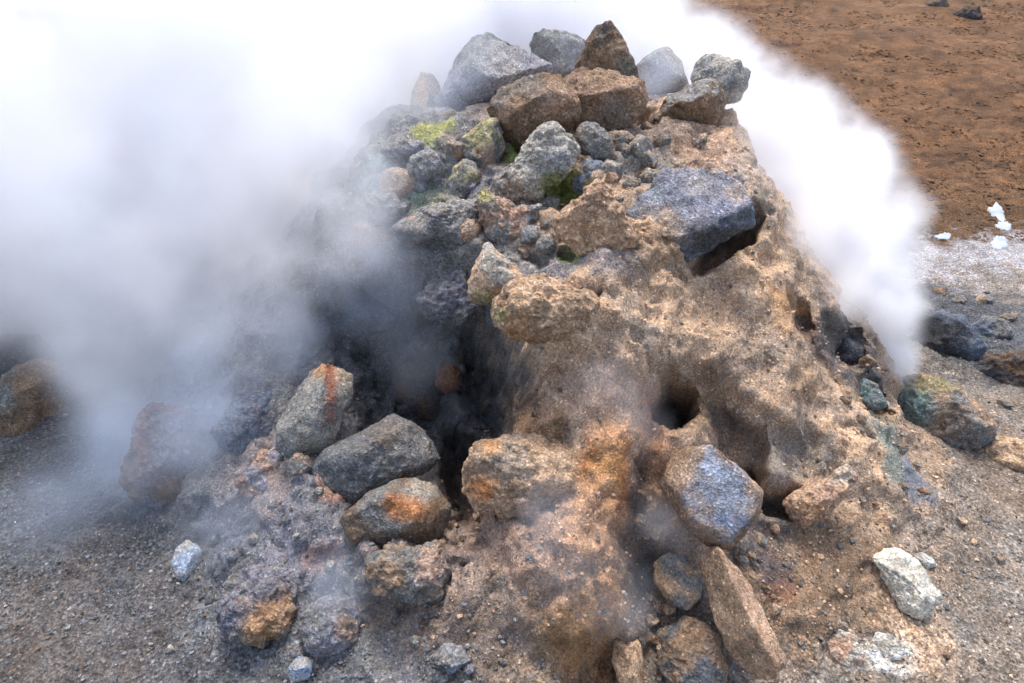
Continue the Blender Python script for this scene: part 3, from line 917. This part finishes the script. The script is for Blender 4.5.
def s_moor():
    y = 5.0 + 22 * rng.uniform() ** 1.5
    return rng.uniform(-.1, .95) * (y + .9), y


g2 = scatter("moor_litter", 34000, s_moor, lambda x, y: (0.008 + 0.016 * rng.uniform() ** 2) * (.5 + y * .085), c_moor, flat=.24, var=.18)
g2["label"] = "brown turf tufts and grit scattered over the moor"

# ------------------------------------------------------------------ steam: real density volumes
def steam_material(name, color, density, aniso):
    m = bpy.data.materials.new(name)
    m.use_nodes = True
    nt = m.node_tree
    nt.nodes.clear()
    o = nt.nodes.new("ShaderNodeOutputMaterial")
    pv = nt.nodes.new("ShaderNodeVolumePrincipled")
    pv.inputs["Color"].default_value = (*color, 1)
    pv.inputs["Density"].default_value = density
    pv.inputs["Anisotropy"].default_value = aniso
    nt.links.new(pv.outputs[0], o.inputs["Volume"])
    return m


def steam(name, label, blobs, voxel, mat, warp=0.25, wscale=1.6, contrast=(0.38, 0.62), group=None, nscale=2.2, lowd=0.15, inner=.25):
    """blobs: (point, radius, density). A fog grid filled from soft blobs broken up by noise."""
    pts = np.array([b[0] for b in blobs])
    rad = np.array([b[1] for b in blobs])
    lo = (pts - rad[:, None] * 1.15).min(0) - .1
    hi = (pts + rad[:, None] * 1.15).max(0) + .1
    ng = bpy.data.node_groups.new(name, 'GeometryNodeTree')
    ng.interface.new_socket("Geometry", in_out='INPUT', socket_type='NodeSocketGeometry')
    ng.interface.new_socket("Geometry", in_out='OUTPUT', socket_type='NodeSocketGeometry')
    N, L = ng.nodes, ng.links
    go = N.new("NodeGroupOutput")
    vc = N.new("GeometryNodeVolumeCube")
    vc.inputs["Min"].default_value = lo
    vc.inputs["Max"].default_value = hi
    for i, ax in enumerate("XYZ"):
        vc.inputs["Resolution " + ax].default_value = int(max(8, (hi - lo)[i] / voxel))
    pos = N.new("GeometryNodeInputPosition")

    def vm(op, a, b=None, scale=None):
        n = N.new("ShaderNodeVectorMath")
        n.operation = op
        L.new(a, n.inputs[0])
        if b is not None:
            if isinstance(b, (tuple, list, np.ndarray)):
                n.inputs[1].default_value = b
            else:
                L.new(b, n.inputs[1])
        if scale is not None:
            n.inputs["Scale"].default_value = scale
        return n

    def ma(op, a, b):
        n = N.new("ShaderNodeMath")
        n.operation = op
        for i, q in enumerate((a, b)):
            if isinstance(q, (int, float)):
                n.inputs[i].default_value = q
            else:
                L.new(q, n.inputs[i])
        return n.outputs[0]

    nz = N.new("ShaderNodeTexNoise")
    nz.inputs["Scale"].default_value = wscale
    nz.inputs["Detail"].default_value = 5
    nz.inputs["Roughness"].default_value = .62
    L.new(pos.outputs[0], nz.inputs["Vector"])
    wv = vm('SCALE', vm('SUBTRACT', nz.outputs["Color"], (.5, .5, .5)).outputs[0], scale=warp * 2)
    wp = vm('ADD', pos.outputs[0], wv.outputs[0]).outputs[0]
    total = None
    for (c, r, k) in blobs:
        dn = vm('DISTANCE', wp, tuple(float(q) for q in c))
        mr = N.new("ShaderNodeMapRange")
        mr.interpolation_type = 'SMOOTHSTEP'
        L.new(dn.outputs["Value"], mr.inputs[0])
        mr.inputs[1].default_value = r * inner
        mr.inputs[2].default_value = r
        mr.inputs[3].default_value = k
        mr.inputs[4].default_value = 0
        total = mr.outputs[0] if total is None else ma('MAXIMUM', total, mr.outputs[0])
    n2 = N.new("ShaderNodeTexNoise")
    n2.inputs["Scale"].default_value = nscale
    n2.inputs["Detail"].default_value = 5
    n2.inputs["Roughness"].default_value = .55
    L.new(wp, n2.inputs["Vector"])
    mr = N.new("ShaderNodeMapRange")
    L.new(n2.outputs["Fac"], mr.inputs[0])
    mr.inputs[1].default_value, mr.inputs[2].default_value = contrast
    mr.inputs[3].default_value, mr.inputs[4].default_value = lowd, 1.6
    L.new(ma('MULTIPLY', total, mr.outputs[0]), vc.inputs["Density"])
    sm_ = N.new("GeometryNodeSetMaterial")
    sm_.inputs["Material"].default_value = mat
    L.new(vc.outputs[0], sm_.inputs[0])
    L.new(sm_.outputs[0], go.inputs[0])
    vol = bpy.data.volumes.new(name)
    o = bpy.data.objects.new(name, vol)
    COL.objects.link(o)
    vol.materials.append(mat)
    md = o.modifiers.new("fill", 'NODES')
    md.node_group = ng
    o["kind"] = "stuff"
    o["label"] = label
    if group:
        o["group"] = group
    return o


def path(keys, n):
    """keys: (px, py, y, radius px, density) -> blobs along the path"""
    ks = np.array(keys, float)
    t = np.linspace(0, len(ks) - 1, n)
    res = []
    for q in t:
        i = min(int(q), len(ks) - 2)
        k = ks[i] * (1 - (q - i)) + ks[i + 1] * (q - i)
        Pn = at_y(k[0], k[1], k[2])
        res.append((Pn, k[3] * np.dot(Pn - CAM, FW) / F, k[4]))
    return res


M_STEAM = steam_material("white_steam", (.978, .982, 1.0), 0.55, 0.0)
M_VAPOUR = steam_material("thin_vapour", (.78, .86, 1.0), 1.1, 0.1)
left_blobs = (path([(130, 440, 2.65, 70, 2.2), (150, 350, 2.7, 115, 4.2), (140, 240, 3.0, 170, 4), (150, 110, 3.5, 220, 4.5), (170, 0, 4.1, 230, 4.5)], 10)
              + path([(245, 335, 2.55, 80, 3.2), (285, 250, 2.65, 95, 4.4), (300, 160, 3.0, 105, 4.2), (330, 80, 3.6, 130, 4.5), (430, 20, 4.5, 120, 5), (520, 0, 4.8, 120, 5)], 12)
              + path([(-20, 290, 3.0, 90, 2.4), (-40, 180, 3.4, 180, 4), (-40, 60, 4.0, 200, 4.5)], 4)
              + path([(345, 255, 2.5, 60, 3.2), (350, 190, 2.6, 66, 3.2), (365, 120, 2.9, 60, 2.4)], 5))
steam("steam", "thick white steam cloud billowing up behind the left flank of the mound", left_blobs, 0.045, M_STEAM, 0.32, 2.0, contrast=(.40, .58), nscale=2.2, inner=.35)
right_blobs = (path([(888, 392, 2.85, 30, 14), (886, 362, 2.86, 40, 14), (866, 305, 2.98, 66, 11), (850, 240, 3.3, 84, 10), (814, 170, 3.8, 88, 9), (732, 110, 4.2, 80, 8),
                       (650, 62, 4.5, 88, 7), (560, 15, 4.8, 105, 6), (470, -10, 5.0, 110, 5)], 22)
               + path([(825, 300, 2.8, 44, 4), (795, 235, 2.9, 56, 4), (770, 165, 3.05, 54, 3), (752, 110, 3.3, 40, 2)], 7))
right_blobs = [(c, r * .93, k * 1.5) for c, r, k in right_blobs]
steam("steam", "white steam plume leaning left from the vent at the right foot", right_blobs, 0.033, M_STEAM, 0.17, 4.2, nscale=3.8, contrast=(.4, .58), lowd=.1, inner=.5)
thin = (path([(460, 410, 2.3, 50, .25), (380, 290, 2.5, 80, 1.2), (380, 210, 2.8, 80, 1.4), (410, 130, 3.0, 70, 1.3)], 7)
        + path([(100, 500, 2.1, 90, 1.3), (150, 440, 2.25, 100, 1.9), (260, 350, 2.5, 95, 2.0)], 6)
        + path([(250, 510, 1.9, 90, 1.3), (220, 430, 2.15, 80, 1.6)], 3)
        + path([(430, 110, 3.15, 50, 2.2), (480, 60, 3.3, 50, 1.8), (555, 40, 3.55, 40, 1.8), (660, 70, 3.5, 40, 2.2)], 7))
steam("steam", "thin bluish vapour drifting over the hollow and left boulders", thin, 0.05, M_VAPOUR, 0.25, 2.0, contrast=(.42, .62))
wisps = (path([(635, 595, 1.45, 34, 1.7), (590, 590, 1.42, 48, 1.3), (560, 525, 1.55, 56, 1.3)], 5)
         + path([(655, 430, 1.92, 28, 1.5), (610, 395, 1.85, 50, .9)], 3)
         + path([(655, 515, 1.68, 40, 1.6), (670, 535, 1.66, 32, 1.2)], 2) + path([(340, 580, 1.55, 44, 2.4)] * 2, 2))
steam("steam", "faint wisps of vapour seeping from holes in the front crust", wisps, 0.03, M_VAPOUR, 0.15, 3.0)

# ------------------------------------------------------------------ light
EL, AZ = math.radians(69), math.radians(-2)          # azimuth from +Y toward +X
w = bpy.data.worlds.new("World")
scene.world = w
w.use_nodes = True
nt = w.node_tree
bg = nt.nodes["Background"]
sky = nt.nodes.new("ShaderNodeTexSky")
sky.sky_type = 'NISHITA'
sky.sun_disc = False
sky.sun_elevation = EL
sky.sun_rotation = AZ
sky.dust_density = 3
hs = nt.nodes.new("ShaderNodeHueSaturation")
hs.inputs["Saturation"].default_value = 0.8
nt.links.new(sky.outputs[0], hs.inputs["Color"])
nt.links.new(hs.outputs[0], bg.inputs["Color"])
bg.inputs["Strength"].default_value = 0.15
sl = bpy.data.lights.new("sun", 'SUN')
sl.energy = 1.5
sl.angle = math.radians(18)
sl.color = (1, .94, .85)
so = bpy.data.objects.new("sun", sl)
COL.objects.link(so)
dv = Vector((math.sin(AZ) * math.cos(EL), math.cos(AZ) * math.cos(EL), math.sin(EL)))
so.rotation_euler = dv.to_track_quat('Z', 'Y').to_euler()
so.location = (0, 0, 12)

# ------------------------------------------------------------------ camera and render settings
cam = bpy.data.cameras.new("camera")
cam.sensor_width = 36
cam.lens = 36 * F / W
cam.clip_end = 500
cam.clip_start = 0.05
co = bpy.data.objects.new("camera", cam)
COL.objects.link(co)
co.location = CAM
co.rotation_euler = (math.pi / 2 - PITCH, 0, 0)
scene.camera = co
scene.view_settings.view_transform = 'Standard'
scene.view_settings.look = 'None'
scene.view_settings.gamma = 1
scene.view_settings.use_curve_mapping = False
scene.view_settings.exposure = 1.15
cy = scene.cycles
cy.max_bounces = 16
cy.diffuse_bounces = 3
cy.glossy_bounces = 2
cy.volume_bounces = 16
cy.transparent_max_bounces = 16
cy.use_denoising = True
cy.denoiser = 'OPENIMAGEDENOISE'
cy.use_adaptive_sampling = True
cy.adaptive_threshold = 0.03
cy.adaptive_min_samples = 16
